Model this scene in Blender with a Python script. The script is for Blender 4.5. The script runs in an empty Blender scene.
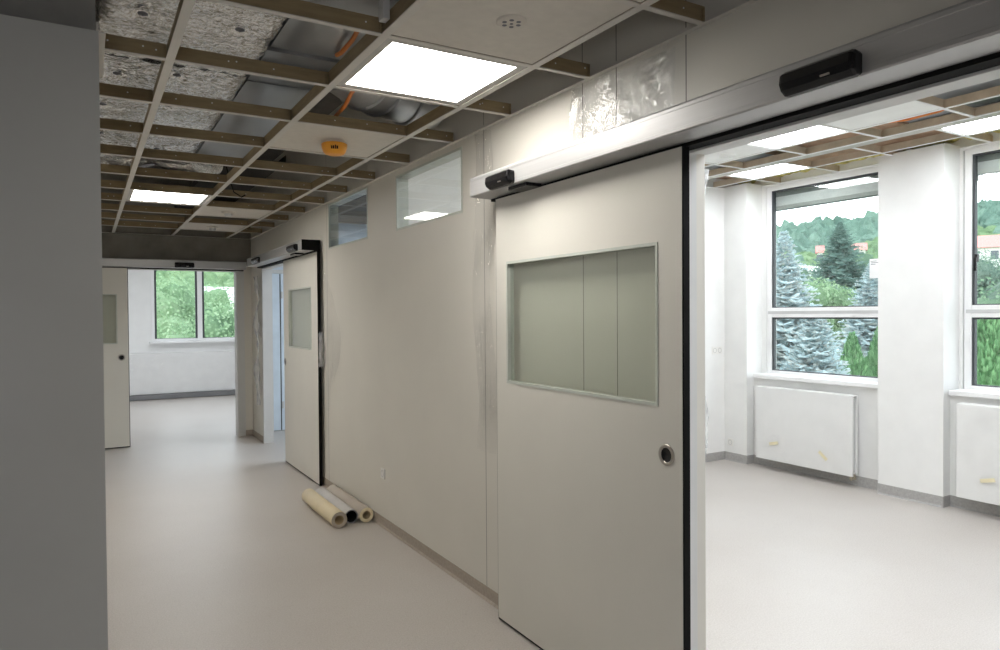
import bpy, bmesh, math, random
from mathutils import Vector, Matrix, noise

random.seed(7)
SC = bpy.context.scene
COL = SC.collection
PI = math.pi

# ------------------------------------------------------------------ camera
CAM_H = 1.522
FPX, YAW, PITCH, ROLL = 700.1, .5346, -.0153, -.0069
_f = Vector((math.sin(YAW) * math.cos(PITCH), math.cos(YAW) * math.cos(PITCH), math.sin(PITCH)))
_r0 = Vector((math.cos(YAW), -math.sin(YAW), 0))
_u0 = _r0.cross(_f)
CR = _r0 * math.cos(ROLL) + _u0 * math.sin(ROLL)
CU = -_r0 * math.sin(ROLL) + _u0 * math.cos(ROLL)
cam_d = bpy.data.cameras.new('camera')
cam_d.sensor_fit = 'HORIZONTAL'
cam_d.sensor_width = 36.0
cam_d.lens = 36.0 * FPX / 1000.0
cam_d.clip_start = .05
cam_d.clip_end = 1000
cam = bpy.data.objects.new('camera', cam_d)
COL.objects.link(cam)
cam.matrix_world = Matrix(((CR.x, CU.x, -_f.x, 0), (CR.y, CU.y, -_f.y, 0), (CR.z, CU.z, -_f.z, CAM_H), (0, 0, 0, 1)))
SC.camera = cam


def bearing(px, py, dist):
    """a spot in the landscape: the direction seen at a photo pixel, a given ground distance away"""
    d = CR * ((px - 500) / FPX) - CU * ((py - 325) / FPX) + _f
    h = math.hypot(d.x, d.y)
    return Vector((d.x / h * dist, d.y / h * dist, CAM_H + d.z / h * dist))


# ------------------------------------------------------------------ materials
def nodes_of(name):
    m = bpy.data.materials.new(name)
    m.use_nodes = True
    nt = m.node_tree
    nt.nodes.clear()
    out = nt.nodes.new('ShaderNodeOutputMaterial')
    return m, nt, out


def mix_rgb(nt, fac, a, b, blend='MIX'):
    n = nt.nodes.new('ShaderNodeMix')
    n.data_type = 'RGBA'
    n.blend_type = blend
    for sock, v in ((n.inputs[0], fac), (n.inputs[6], a), (n.inputs[7], b)):
        if hasattr(v, 'is_linked') or isinstance(v, bpy.types.NodeSocket):
            nt.links.new(v, sock)
        else:
            sock.default_value = v if not isinstance(v, tuple) else (*v[:3], 1)
    return n.outputs[2]


def math_node(nt, op, a, b=None, c=None):
    n = nt.nodes.new('ShaderNodeMath')
    n.operation = op
    for i, v in enumerate((a, b, c)):
        if v is None:
            continue
        if isinstance(v, bpy.types.NodeSocket):
            nt.links.new(v, n.inputs[i])
        else:
            n.inputs[i].default_value = v
    return n.outputs[0]


def noise_tex(nt, scale, detail=3, rough=.5, co='Object', stretch=None):
    tc = nt.nodes.new('ShaderNodeTexCoord')
    v = tc.outputs[co]
    if stretch:
        mp = nt.nodes.new('ShaderNodeMapping')
        mp.inputs['Scale'].default_value = stretch
        nt.links.new(v, mp.inputs[0])
        v = mp.outputs[0]
    n = nt.nodes.new('ShaderNodeTexNoise')
    n.inputs['Scale'].default_value = scale
    n.inputs['Detail'].default_value = detail
    n.inputs['Roughness'].default_value = rough
    nt.links.new(v, n.inputs['Vector'])
    return n.outputs['Fac']


def ramp(nt, fac, stops):
    r = nt.nodes.new('ShaderNodeValToRGB')
    el = r.color_ramp.elements
    while len(el) < len(stops):
        el.new(.5)
    for e, (p, c) in zip(el, stops):
        e.position = p
        e.color = (*c, 1)
    nt.links.new(fac, r.inputs[0])
    return r.outputs[0]


def mat(name, col, rough=.5, metal=0, var=.06, scale=6, bump=0, bscale=40, spec=.5, stretch=None, detail=3):
    m, nt, out = nodes_of(name)
    b = nt.nodes.new('ShaderNodeBsdfPrincipled')
    f = noise_tex(nt, scale, detail, stretch=stretch)
    lo = tuple(max(0, c * (1 - var)) for c in col)
    hi = tuple(min(1, c * (1 + var)) for c in col)
    nt.links.new(ramp(nt, f, [(.3, lo), (.7, hi)]), b.inputs['Base Color'])
    b.inputs['Roughness'].default_value = rough
    b.inputs['Metallic'].default_value = metal
    b.inputs['Specular IOR Level'].default_value = spec
    if bump:
        bn = nt.nodes.new('ShaderNodeBump')
        bn.inputs['Strength'].default_value = bump
        bn.inputs['Distance'].default_value = .02
        nt.links.new(noise_tex(nt, bscale, 4), bn.inputs['Height'])
        nt.links.new(bn.outputs[0], b.inputs['Normal'])
    nt.links.new(b.outputs[0], out.inputs[0])
    return m


def emit(name, col, strength):
    m, nt, out = nodes_of(name)
    e = nt.nodes.new('ShaderNodeEmission')
    e.inputs[0].default_value = (*col, 1)
    e.inputs[1].default_value = strength
    nt.links.new(e.outputs[0], out.inputs[0])
    return m


def glass(name, tint=(.96, .98, .97), ior=1.5, haze=0.0, hazecol=(.8, .85, .85)):
    m, nt, out = nodes_of(name)
    t = nt.nodes.new('ShaderNodeBsdfTransparent')
    t.inputs[0].default_value = (*tint, 1)
    g = nt.nodes.new('ShaderNodeBsdfGlossy')
    g.inputs['Roughness'].default_value = .01
    fr = nt.nodes.new('ShaderNodeLayerWeight')
    fr.inputs[0].default_value = .5
    r0 = ((ior - 1) / (ior + 1)) ** 2
    k = math_node(nt, 'ADD', math_node(nt, 'MULTIPLY', math_node(nt, 'POWER', fr.outputs['Facing'], 5), 1 - r0), r0)
    mx = nt.nodes.new('ShaderNodeMixShader')
    nt.links.new(k, mx.inputs[0])
    base = t.outputs[0]
    if haze:
        d = nt.nodes.new('ShaderNodeBsdfDiffuse')
        d.inputs[0].default_value = (*hazecol, 1)
        m2 = nt.nodes.new('ShaderNodeMixShader')
        m2.inputs[0].default_value = haze
        nt.links.new(base, m2.inputs[1])
        nt.links.new(d.outputs[0], m2.inputs[2])
        base = m2.outputs[0]
    nt.links.new(base, mx.inputs[1])
    nt.links.new(g.outputs[0], mx.inputs[2])
    nt.links.new(mx.outputs[0], out.inputs[0])
    return m


def film(name, amount=.16, gloss=.16, scale=9, bump=.9, tint=(.95, .96, .97)):
    """thin crumpled polythene"""
    m, nt, out = nodes_of(name)
    t = nt.nodes.new('ShaderNodeBsdfTransparent')
    t.inputs[0].default_value = (*tint, 1)
    d = nt.nodes.new('ShaderNodeBsdfDiffuse')
    d.inputs[0].default_value = (.85, .86, .87, 1)
    tr = nt.nodes.new('ShaderNodeBsdfTranslucent')
    tr.inputs[0].default_value = (.85, .86, .87, 1)
    g = nt.nodes.new('ShaderNodeBsdfGlossy')
    g.inputs['Roughness'].default_value = .18
    bn = nt.nodes.new('ShaderNodeBump')
    bn.inputs['Strength'].default_value = bump
    bn.inputs['Distance'].default_value = .05
    nt.links.new(noise_tex(nt, scale, 5, .6), bn.inputs['Height'])
    nt.links.new(bn.outputs[0], g.inputs['Normal'])
    a = nt.nodes.new('ShaderNodeMixShader')
    a.inputs[0].default_value = .4
    nt.links.new(d.outputs[0], a.inputs[1]); nt.links.new(tr.outputs[0], a.inputs[2])
    b = nt.nodes.new('ShaderNodeMixShader')
    b.inputs[0].default_value = amount
    nt.links.new(t.outputs[0], b.inputs[1]); nt.links.new(a.outputs[0], b.inputs[2])
    c = nt.nodes.new('ShaderNodeMixShader')
    fz = math_node(nt, 'MULTIPLY', ramp(nt, noise_tex(nt, scale * .6, 3, .55), [(.44, (.08, .08, .08)), (.66, (1, 1, 1))]), gloss * 2.2)
    nt.links.new(fz, c.inputs[0])
    nt.links.new(b.outputs[0], c.inputs[1]); nt.links.new(g.outputs[0], c.inputs[2])
    nt.links.new(c.outputs[0], out.inputs[0])
    return m


def wall_mat(name, col, seams_y, rough=.45, line=(.12, .11, .1), w=.0022):
    """smooth wall boards with narrow upright joints at given y"""
    m, nt, out = nodes_of(name)
    b = nt.nodes.new('ShaderNodeBsdfPrincipled')
    tc = nt.nodes.new('ShaderNodeTexCoord')
    sp = nt.nodes.new('ShaderNodeSeparateXYZ')
    nt.links.new(tc.outputs['Object'], sp.inputs[0])
    tot = None
    for s in seams_y:
        d = math_node(nt, 'ABSOLUTE', math_node(nt, 'SUBTRACT', sp.outputs[1], s))
        l = math_node(nt, 'LESS_THAN', d, w)
        tot = l if tot is None else math_node(nt, 'MAXIMUM', tot, l)
    f = noise_tex(nt, 1.6, 4)
    c = ramp(nt, f, [(.25, tuple(x * .95 for x in col)), (.75, tuple(min(1, x * 1.03) for x in col))])
    if tot is not None:
        c = mix_rgb(nt, tot, c, line)
    nt.links.new(c, b.inputs['Base Color'])
    b.inputs['Roughness'].default_value = rough
    nt.links.new(b.outputs[0], out.inputs[0])
    return m


def floor_mat():
    m, nt, out = nodes_of('speckled_vinyl')
    b = nt.nodes.new('ShaderNodeBsdfPrincipled')
    f1 = noise_tex(nt, 140, 2, .6)
    base = ramp(nt, f1, [(.3, (.475, .44, .41)), (.5, (.53, .497, .465)), (.72, (.60, .567, .535))])
    f2 = noise_tex(nt, .9, 5, .6)
    base = mix_rgb(nt, .8, base, ramp(nt, f2, [(.3, (.88, .86, .84)), (.7, (1, 1, 1))]), 'MULTIPLY')
    f3 = noise_tex(nt, 26, 3, .7)
    base = mix_rgb(nt, .5, base, ramp(nt, f3, [(.25, (.86, .84, .82)), (.42, (1, 1, 1))]), 'MULTIPLY')
    nt.links.new(base, b.inputs['Base Color'])
    r = nt.nodes.new('ShaderNodeMapRange')
    nt.links.new(f2, r.inputs[0])
    r.inputs[3].default_value = .33
    r.inputs[4].default_value = .5
    nt.links.new(r.outputs[0], b.inputs['Roughness'])
    b.inputs['Specular IOR Level'].default_value = .4
    nt.links.new(b.outputs[0], out.inputs[0])
    return m


def leaf_mat(name, cols, rough=.7, scale=1.2):
    m, nt, out = nodes_of(name)
    d = nt.nodes.new('ShaderNodeBsdfDiffuse')
    t = nt.nodes.new('ShaderNodeBsdfTranslucent')
    geo = nt.nodes.new('ShaderNodeNewGeometry')
    f = noise_tex(nt, scale, 3)
    k = math_node(nt, 'ADD', math_node(nt, 'MULTIPLY', f, .6), math_node(nt, 'MULTIPLY', geo.outputs['Random Per Island'], .45))
    if scale < .2:
        k = math_node(nt, 'ADD', math_node(nt, 'MULTIPLY', k, .75), math_node(nt, 'MULTIPLY', math_node(nt, 'SUBTRACT', noise_tex(nt, .9, 4, .7), .3), .7))
    n = len(cols)
    c = ramp(nt, k, [(.2 + .6 * i / (n - 1), col) for i, col in enumerate(cols)])
    nt.links.new(c, d.inputs[0]); nt.links.new(c, t.inputs[0])
    mx = nt.nodes.new('ShaderNodeMixShader')
    mx.inputs[0].default_value = .42
    nt.links.new(d.outputs[0], mx.inputs[1]); nt.links.new(t.outputs[0], mx.inputs[2])
    nt.links.new(mx.outputs[0], out.inputs[0])
    return m


def foil_mat():
    m, nt, out = nodes_of('aluminium_foil')
    b = nt.nodes.new('ShaderNodeBsdfPrincipled')
    f = noise_tex(nt, 26, 4, .55)
    f2 = noise_tex(nt, 70, 3, .5)
    c = ramp(nt, f2, [(.35, (.74, .735, .72)), (.6, (.98, .975, .96))])  # lighter and darker tone painted in for reflections in the creases
    nt.links.new(c, b.inputs['Base Color'])
    b.inputs['Metallic'].default_value = 1
    b.inputs['Roughness'].default_value = .11
    bn = nt.nodes.new('ShaderNodeBump')
    bn.inputs['Strength'].default_value = .9
    bn.inputs['Distance'].default_value = .02
    nt.links.new(f, bn.inputs['Height'])
    nt.links.new(bn.outputs[0], b.inputs['Normal'])
    nt.links.new(b.outputs[0], out.inputs[0])
    return m


SEAMS = [-1.0, .2, 1.79, 2.165, 2.385, 3.24, 6.05]
M = dict(
    wall=wall_mat('wall_board', (.69, .665, .605), SEAMS),
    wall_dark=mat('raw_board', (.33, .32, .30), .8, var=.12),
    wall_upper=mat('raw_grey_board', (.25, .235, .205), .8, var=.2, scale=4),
    wall_grey=wall_mat('grey_wall_board', (.50, .50, .485), [], rough=.35),
    white_wall=mat('white_paint', (.84, .84, .83), .7, var=.02),
    floor=floor_mat(),
    base=mat('vinyl_coving', (.36, .31, .26), .55, var=.1, scale=60),
    pipe_grey=mat('dark_grey_cover', (.20, .20, .205), .5),
    base_grey=mat('grey_coving', (.40, .39, .38), .55, var=.1, scale=60),
    door=mat('door_laminate', (.71, .69, .63), .38, var=.025, scale=2),
    black=mat('black_rubber', (.006, .006, .006), .7, var=.2, spec=.12),
    sensor=mat('black_sensor_plastic', (.008, .008, .009), .25, var=.2, spec=.3),
    alu=mat('satin_aluminium', (.49, .49, .49), .42, metal=.5, var=.03, scale=3, stretch=(1, .05, 30)),
    white_alu=mat('white_aluminium', (.64, .64, .63), .4, var=.03),
    steel=mat('brushed_steel', (.45, .42, .38), .35, metal=1, var=.1),
    glass=glass('clear_glass'),
    door_glass=glass('door_glass', (.95, .97, .945), 1.5, .10, (.66, .69, .63)),
    trans_glass=glass('transom_glass', (.98, .99, .985), 1.55),
    bead=mat('grey_green_bead', (.55, .58, .53), .4),
    bar_room=mat('beige_bar', (.52, .42, .31), .55, var=.12, scale=9),
    bar=mat('brown_bar', (.29, .22, .125), .55, var=.15, scale=9, stretch=(1, 1, 6)),
    tee=mat('white_tee_face', (.66, .63, .58), .5, var=.03),
    screw=mat('bright_screw', (.85, .85, .85), .3, metal=.3),
    tile=mat('ceiling_tile_board', (.68, .64, .58), .85, var=.035, scale=22),
    tile_white=mat('white_tile_board', (.9, .9, .9), .85, var=.03),
    lamp=emit('lamp_diffuser', (1, .96, .90), 23),
    lamp_room=emit('lamp_diffuser_cool', (.94, .97, 1), 22),
    lamp_frame=mat('lamp_frame', (.52, .50, .47), .4),
    foil=foil_mat(),
    galv_pale=mat('pale_galvanised', (.55, .56, .57), .3, metal=.45, var=.25, scale=5),
    galv=mat('galvanised_sheet', (.40, .415, .43), .30, metal=.7, var=.35, scale=2.5, stretch=(1, .35, 1)),
    slab=mat('concrete_soffit', (.16, .15, .14), .9, var=.2),
    dark=mat('dark_void', (.035, .033, .03), .9),
    orange=mat('orange_plastic', (.85, .36, .03), .45, var=.06),
    cable=mat('orange_cable', (.80, .25, .05), .5),
    radiator=mat('radiator_enamel', (.85, .85, .84), .35, var=.02),
    rad_dark=mat('mid_grey', (.55, .55, .55), .5),  # plain mid grey for fins, socket inserts, sensor heads and tape
    brass=mat('valve_metal', (.5, .45, .35), .35, metal=.9),
    socket=mat('socket_plastic', (.82, .81, .78), .4, var=.02),
    upvc=mat('white_upvc', (.86, .86, .86), .35, var=.015),
    gasket=mat('window_gasket', (.05, .055, .06), .6),
    shutter=mat('shutter_box', (.22, .24, .235), .5),
    shutter_light=mat('shutter_reflection_band', (.70, .72, .72), .4),  # pale shutter band with the lamp reflection painted into its colour
    shutter_rail=mat('shutter_rail', (.40, .42, .41), .5),
    film=film('polythene_film', .022, .19, 9, 1.0),
    film_wrap=film('polythene_wrap', .04, .035, 8, .5, (.985, .985, .985)),
    film_thick=film('polythene_film_dense', .5, .2, 12),
    film_soft=film('polythene_film_soft', .035, .12, 7, .9, (.985, .985, .985)),
    roll_yellow=mat('cream_vinyl_roll', (.72, .62, .42), .5, var=.05),
    roll_grey=mat('grey_vinyl_roll', (.56, .54, .53), .5, var=.05),
    roll_tan=mat('taupe_vinyl_roll', (.50, .44, .37), .55, var=.05),
    card=mat('card_core', (.42, .33, .20), .8),
    grey_soffit=mat('grey_soffit_paint', (.42, .44, .46), .7, var=.25, scale=3),
    terra=mat('terracotta_soffit', (.42, .27, .18), .8, var=.2, scale=8),
    wool=mat('yellow_wool', (.55, .48, .16), .95, var=.4, scale=30),
    blue_white=mat('bluish_daylight_panel', (.70, .78, .86), .3),  # white panel, the middle room's bluish daylight put into its colour
    paper=mat('white_paper', (.9, .9, .9), .8),
    ink=mat('grey_ink', (.2, .2, .22), .8),
    tape=mat('masking_tape', (.80, .73, .50), .7),
    trunk=mat('tree_bark', (.20, .15, .11), .9, var=.3, scale=8),
    spruce_blue=leaf_mat('blue_spruce_needles', [(0.260, 0.351, 0.377), (0.390, 0.494, 0.520), (0.546, 0.546, 0.507), (0.572, 0.689, 0.715), (0.715, 0.832, 0.850)], scale=4),
    spruce_dark=leaf_mat('dark_conifer_needles', [(0.110, 0.179, 0.166), (0.166, 0.262, 0.228), (0.248, 0.359, 0.304)], scale=2),
    thuja=leaf_mat('thuja_leaves', [(0.105, 0.239, 0.105), (0.194, 0.374, 0.179), (0.329, 0.553, 0.284)], scale=4),
    leaf=leaf_mat('light_leaves', [(.15, .25, .14), (.27, .40, .23), (.42, .55, .35)], scale=2),
    leaf_mid=leaf_mat('mid_leaves', [(.11, .19, .13), (.19, .29, .19), (.30, .41, .27)], scale=2),
    leaf_grey=leaf_mat('grey_green_leaves', [(.10, .16, .13), (.17, .25, .20), (.27, .35, .28)], scale=2),
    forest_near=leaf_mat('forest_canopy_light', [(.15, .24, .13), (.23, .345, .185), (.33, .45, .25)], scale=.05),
    forest=leaf_mat('forest_canopy', [(0.132, 0.222, 0.180), (0.198, 0.312, 0.246), (0.276, 0.402, 0.318)], scale=0.05),  # far crowns, distance haze put into the bluish leaf colour
    grass=mat('meadow', (.13, .19, .09), .9, var=.3, scale=.1),
    roof=mat('red_tiles', (.62, .26, .23), .8, var=.1),
    roof_grey=mat('pale_roof', (.72, .71, .70), .8, var=.1),
    plaster=mat('house_plaster', (.85, .83, .78), .9),
    housewin=mat('house_window', (.10, .12, .14), .2),
)


# ------------------------------------------------------------------ mesh building
class MB:
    """collects geometry for one mesh object"""

    def __init__(s):
        s.v, s.f, s.mi, s.sm = [], [], [], []

    def add(s, verts, faces, mi=0, smooth=False):
        o = len(s.v)
        s.v += [tuple(v) for v in verts]
        s.f += [tuple(i + o for i in f) for f in faces]
        s.mi += [mi] * len(faces)
        s.sm += [smooth] * len(faces)
        return s

    def box(s, x0, x1, y0, y1, z0, z1, mi=0, bev=0):
        if bev:
            bm = bmesh.new()
            bmesh.ops.create_cube(bm, size=1)
            for v in bm.verts:
                v.co = Vector((x0 + (v.co.x + .5) * (x1 - x0), y0 + (v.co.y + .5) * (y1 - y0), z0 + (v.co.z + .5) * (z1 - z0)))
            bmesh.ops.bevel(bm, geom=bm.edges[:], offset=bev, segments=3, affect='EDGES', profile=.5)
            bm.verts.index_update()
            s.add([v.co for v in bm.verts], [[v.index for v in f.verts] for f in bm.faces], mi, False)
            bm.free()
            return s
        v = [(x, y, z) for z in (z0, z1) for y in (y0, y1) for x in (x0, x1)]
        f = [(0, 2, 3, 1), (4, 5, 7, 6), (0, 1, 5, 4), (2, 6, 7, 3), (0, 4, 6, 2), (1, 3, 7, 5)]
        return s.add(v, f, mi)

    def cyl(s, p, axis, r, h, n=24, mi=0, r2=None, caps=True):
        """cylinder/cone starting at p along axis"""
        a = Vector(axis).normalized()
        q = a.to_track_quat('Z', 'Y')
        r2 = r if r2 is None else r2
        p = Vector(p)
        vs = []
        for k, (rr, hh) in enumerate(((r, 0), (r2, h))):
            for i in range(n):
                t = 2 * PI * i / n
                vs.append(p + q @ Vector((rr * math.cos(t), rr * math.sin(t), hh)))
        s.add(vs, [(i, (i + 1) % n, n + (i + 1) % n, n + i) for i in range(n)], mi, True)
        if caps:
            s.add(vs[:n], [tuple(reversed(range(n)))], mi)
            s.add(vs[n:], [tuple(range(n))], mi)
        return s

    def tube(s, pts, r, n=12, mi=0, caps=True):
        pts = [Vector(p) for p in pts]
        rs = r if isinstance(r, (list, tuple)) else [r] * len(pts)
        rings = []
        up = Vector((0, 0, 1))
        for i, p in enumerate(pts):
            d = (pts[min(i + 1, len(pts) - 1)] - pts[max(i - 1, 0)]).normalized()
            a = d.cross(up)
            if a.length < 1e-3:
                a = d.cross(Vector((1, 0, 0)))
            a.normalize()
            b = d.cross(a)
            rings.append([p + (a * math.cos(2 * PI * k / n) + b * math.sin(2 * PI * k / n)) * rs[i] for k in range(n)])
        vs = [v for ring in rings for v in ring]
        fs = [(i * n + k, i * n + (k + 1) % n, (i + 1) * n + (k + 1) % n, (i + 1) * n + k) for i in range(len(pts) - 1) for k in range(n)]
        s.add(vs, fs, mi, True)
        if caps:
            s.add(rings[0], [tuple(range(n))], mi)
            s.add(rings[-1], [tuple(reversed(range(n)))], mi)
        return s

    def lathe(s, p, axis, prof, n=28, mi=0):
        """profile of (radius, height) turned round the axis"""
        q = Vector(axis).normalized().to_track_quat('Z', 'Y')
        p = Vector(p)
        vs = [p + q @ Vector((r * math.cos(2 * PI * i / n), r * math.sin(2 * PI * i / n), h)) for r, h in prof for i in range(n)]
        fs = [(j * n + i, j * n + (i + 1) % n, (j + 1) * n + (i + 1) % n, (j + 1) * n + i) for j in range(len(prof) - 1) for i in range(n)]
        return s.add(vs, fs, mi, True)

    def prism_y(s, prof, y0, y1, mi=0):
        """polygon of (x, z) extruded along y"""
        n = len(prof)
        vs = [(x, y0, z) for x, z in prof] + [(x, y1, z) for x, z in prof]
        fs = [(i, (i + 1) % n, n + (i + 1) % n, n + i) for i in range(n)] + [tuple(reversed(range(n))), tuple(range(n, 2 * n))]
        return s.add(vs, fs, mi)

    def prism_x(s, prof, x0, x1, mi=0):
        n = len(prof)
        vs = [(x0, y, z) for y, z in prof] + [(x1, y, z) for y, z in prof]
        fs = [(i, (i + 1) % n, n + (i + 1) % n, n + i) for i in range(n)] + [tuple(reversed(range(n))), tuple(range(n, 2 * n))]
        return s.add(vs, fs, mi)

    def grid(s, fn, nu, nv, mi=0, smooth=True):
        vs = [fn(i / nu, j / nv) for j in range(nv + 1) for i in range(nu + 1)]
        fs = [(j * (nu + 1) + i, j * (nu + 1) + i + 1, (j + 1) * (nu + 1) + i + 1, (j + 1) * (nu + 1) + i) for j in range(nv) for i in range(nu)]
        return s.add(vs, fs, mi, smooth)

    def build(s, name, mats, parent=None, recalc=True):
        me = bpy.data.meshes.new(name)
        me.from_pydata(s.v, [], s.f)
        for m in (mats if isinstance(mats, (list, tuple)) else [mats]):
            me.materials.append(m)
        me.polygons.foreach_set('material_index', s.mi)
        me.polygons.foreach_set('use_smooth', s.sm)
        if recalc:
            bm = bmesh.new()
            bm.from_mesh(me)
            bmesh.ops.recalc_face_normals(bm, faces=bm.faces)
            bm.to_mesh(me)
            bm.free()
        me.update()
        o = bpy.data.objects.new(name, me)
        COL.objects.link(o)
        if parent:
            o.parent = parent
        return o


def tag(o, label=None, cat=None, group=None, kind=None):
    if label: o['label'] = label
    if cat: o['category'] = cat
    if group: o['group'] = group
    if kind: o['kind'] = kind
    return o


def thing(name, label, cat, loc=(0, 0, 0), rotz=0, group=None, kind=None):
    o = bpy.data.objects.new(name, None)
    o.empty_display_size = .1
    COL.objects.link(o)
    o.location = loc
    o.rotation_euler = (0, 0, rotz)
    return tag(o, label, cat, group, kind)


def dup(o, loc, rotz=0, label=None):
    c = o.copy(); COL.objects.link(c)
    c.location = loc; c.rotation_euler = (0, 0, rotz)
    if label: c['label'] = label
    for ch in list(o.children):
        d = ch.copy(); COL.objects.link(d); d.parent = c
        for g in list(ch.children):
            e = g.copy(); COL.objects.link(e); e.parent = d
    return c


def struct(name, mb, m, label=None, cat=None):
    return tag(mb.build(name, m), label, cat, None, 'structure')


# ------------------------------------------------------------------ dimensions
WX, WX2 = 1.826, 1.906          # the corridor's right wall, both faces
YF = 9.3                        # end wall of the corridor
CZ, RZ, SLAB = 2.5, 2.80, 3.25  # corridor ceiling, room ceiling, soffit above
P = .625
GX = [-.3338, .2912, .9162, 1.5412]
def GY(j): return (4.7216 + j) * P
RY1 = 5.06                      # end wall of the bright room
XW = 5.93                       # window plane
XP = 5.70                       # face of the piers

# ------------------------------------------------------------------ setting
struct('floor', MB().box(-3.2, 6.1, -3, 15, -.06, 0), M['floor'], 'speckled beige vinyl floor running through corridor and rooms', 'floor')
struct('ceiling', MB().box(-3.2, 6.1, -3, 15, SLAB, SLAB + .12), M['slab'], 'dark raw soffit above the open ceiling grid', 'ceiling')

b = MB()
for y0, y1, z0, z1 in [(-3, .55, 0, SLAB), (.55, 1.78, 2.10, SLAB), (1.78, 3.485, 0, SLAB), (3.485, 4.455, 0, 2.093), (3.485, 4.455, 2.462, SLAB),
                       (4.455, 5.01, 0, SLAB), (5.01, 5.99, 0, 2.095), (5.01, 5.99, 2.485, SLAB), (5.99, 7.42, 0, SLAB), (7.42, 8.62, 2.10, SLAB), (8.62, YF, 0, SLAB)]:
    b.box(WX, WX2, y0, y1, z0, z1)
struct('wall_right', b, M['wall'], 'long beige boarded corridor wall with two sliding doors and two transom panes', 'wall')
# end wall with its opening
b = MB().box(-1.0, .40, YF, YF + .1, 0, 2.16).box(.40, 1.66, YF, YF + .1, 2.10, 2.16).box(1.66, WX, YF, YF + .1, 0, 2.16)
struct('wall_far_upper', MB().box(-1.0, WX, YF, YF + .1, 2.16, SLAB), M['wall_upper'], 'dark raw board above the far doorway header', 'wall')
struct('wall_far', b, M['wall'], 'end wall of the corridor around the far opening', 'wall')
# grey wall in front on the left, then the corridor widens
struct('wall_left', MB().box(-3.2, .052, 2.77, 3.30, 0, CZ), M['wall_grey'], 'grey wall end in the left foreground', 'wall')
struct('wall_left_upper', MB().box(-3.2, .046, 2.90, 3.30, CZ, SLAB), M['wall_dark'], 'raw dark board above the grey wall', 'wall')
struct('wall_corridor_left', MB().box(-1.1, -1.0, 3.3, YF, 0, SLAB), M['wall'])
struct('wall_back', MB().box(-3.2, 6.1, -3.1, -3, 0, SLAB), M['white_wall'])
struct('wall_lobby', MB().box(-3.3, -3.2, -3, 3.3, 0, SLAB), M['wall_grey'])
# bright room
struct('wall_room_end', MB().box(WX2, 6.1, RY1, RY1 + .1, 0, SLAB), M['white_wall'], 'white end wall of the bright room', 'wall')
b = MB()
b.box(XW, XW + .15, -3, 1.50, 0, SLAB).box(XW, XW + .15, 1.50, 2.88, 0, .89).box(XW, XW + .15, 1.50, 2.88, 2.775, SLAB)
b.box(XW, XW + .15, 2.88, 3.40, 0, SLAB).box(XW, XW + .15, 3.40, 4.72, 0, .89).box(XW, XW + .15, 3.40, 4.72, 2.775, SLAB).box(XW, XW + .15, 4.72, RY1, 0, SLAB)
b.box(5.80, XW, 3.425, 4.775, 0, .868).box(5.80, XW, 1.555, 2.905, 0, .868)
struct('wall_window', b, M['white_wall'], 'white outer wall of the bright room with two tall windows', 'wall')
for n, (y0, y1) in zip(('wall_pier_far', 'wall_pier_middle', 'wall_pier_near'), ((4.775, RY1), (2.905, 3.425), (1.0, 1.555))):
    struct(n, MB().box(XP, XW, y0, y1, 0, 2.815), M['white_wall'], 'white wall pier ' + {'wall_pier_far': 'in the corner of the bright room', 'wall_pier_middle': 'between the two tall windows', 'wall_pier_near': 'at the right of the second tall window'}[n], 'pier')
# middle room behind the far sliding door
struct('wall_middle_room_end', MB().box(WX2, 6.1, 9.46, 9.56, 0, SLAB), M['blue_white'])
struct('wall_middle_room_side', MB().box(6.0, 6.1, RY1 + .1, 9.46, 0, SLAB), M['white_wall'])
# room beyond the far opening
YR = 14.55
b = MB().box(-2.5, 1.06, YR, YR + .2, 0, SLAB).box(1.06, 3.0, YR, YR + .2, 0, 1.06).box(1.06, 3.0, YR, YR + .2, 2.75, SLAB).box(3.0, 6.1, YR, YR + .2, 0, SLAB)
struct('wall_far_room', b, M['white_wall'], 'white outer wall of the far room around its window', 'wall')
struct('wall_far_room_left', MB().box(-2.6, -2.5, YF, 14.8, 0, SLAB), M['white_wall'])
struct('wall_far_room_right', MB().box(5.0, 5.1, 9.56, 14.8, 0, SLAB), M['white_wall'])
struct('ceiling_far_room', MB().box(-2.5, 5.0, YF + .1, YR, 2.8, 2.83), M['white_wall'])
struct('ceiling_middle_room', MB().box(WX2, 6.0, RY1 + .1, 9.46, 2.8, 2.83), M['slab'])

# covings
def coving_y(mb, x, d, y0, y1, h=.07):
    prof = [(x, 0), (x + d * .016, 0), (x + d * .006, .012), (x + d * .004, h), (x, h)]
    mb.prism_y(prof, y0, y1)
b = MB()
for y0, y1 in ((-3, .55), (1.78, 7.40), (8.62, YF)): coving_y(b, WX, -1, y0, y1)
struct('baseboard_right', b, M['base'], 'taupe vinyl coving along the corridor wall', 'coving')
b = MB()
b.prism_x([(YF, 0), (YF - .016, 0), (YF - .006, .012), (YF - .004, .07), (YF, .07)], 1.66, WX)
struct('baseboard_far', b, M['base'], 'short taupe coving beside the far opening', 'coving')
b = MB()
for y0, y1, x in ((4.775, RY1, XP), (2.905, 3.425, XP), (1.0, 1.555, XP), (3.425, 4.775, 5.80), (1.555, 2.905, 5.80)): coving_y(b, x, -1, y0, y1, .085)
for y in (4.775, 2.905): b.box(XP, 5.80, y - .004, y, 0, .085)
for y in (3.425, 1.555): b.box(XP, 5.80, y, y + .004, 0, .085)
b.box(WX2, XP, RY1 - .006, RY1, 0, .085)
struct('baseboard_window', b, M['base_grey'], 'grey coving around the bright room', 'coving')
b = MB(); coving_y(b, WX2, 1, 1.9, RY1)
struct('baseboard_room', b, M['base_grey'])
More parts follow.
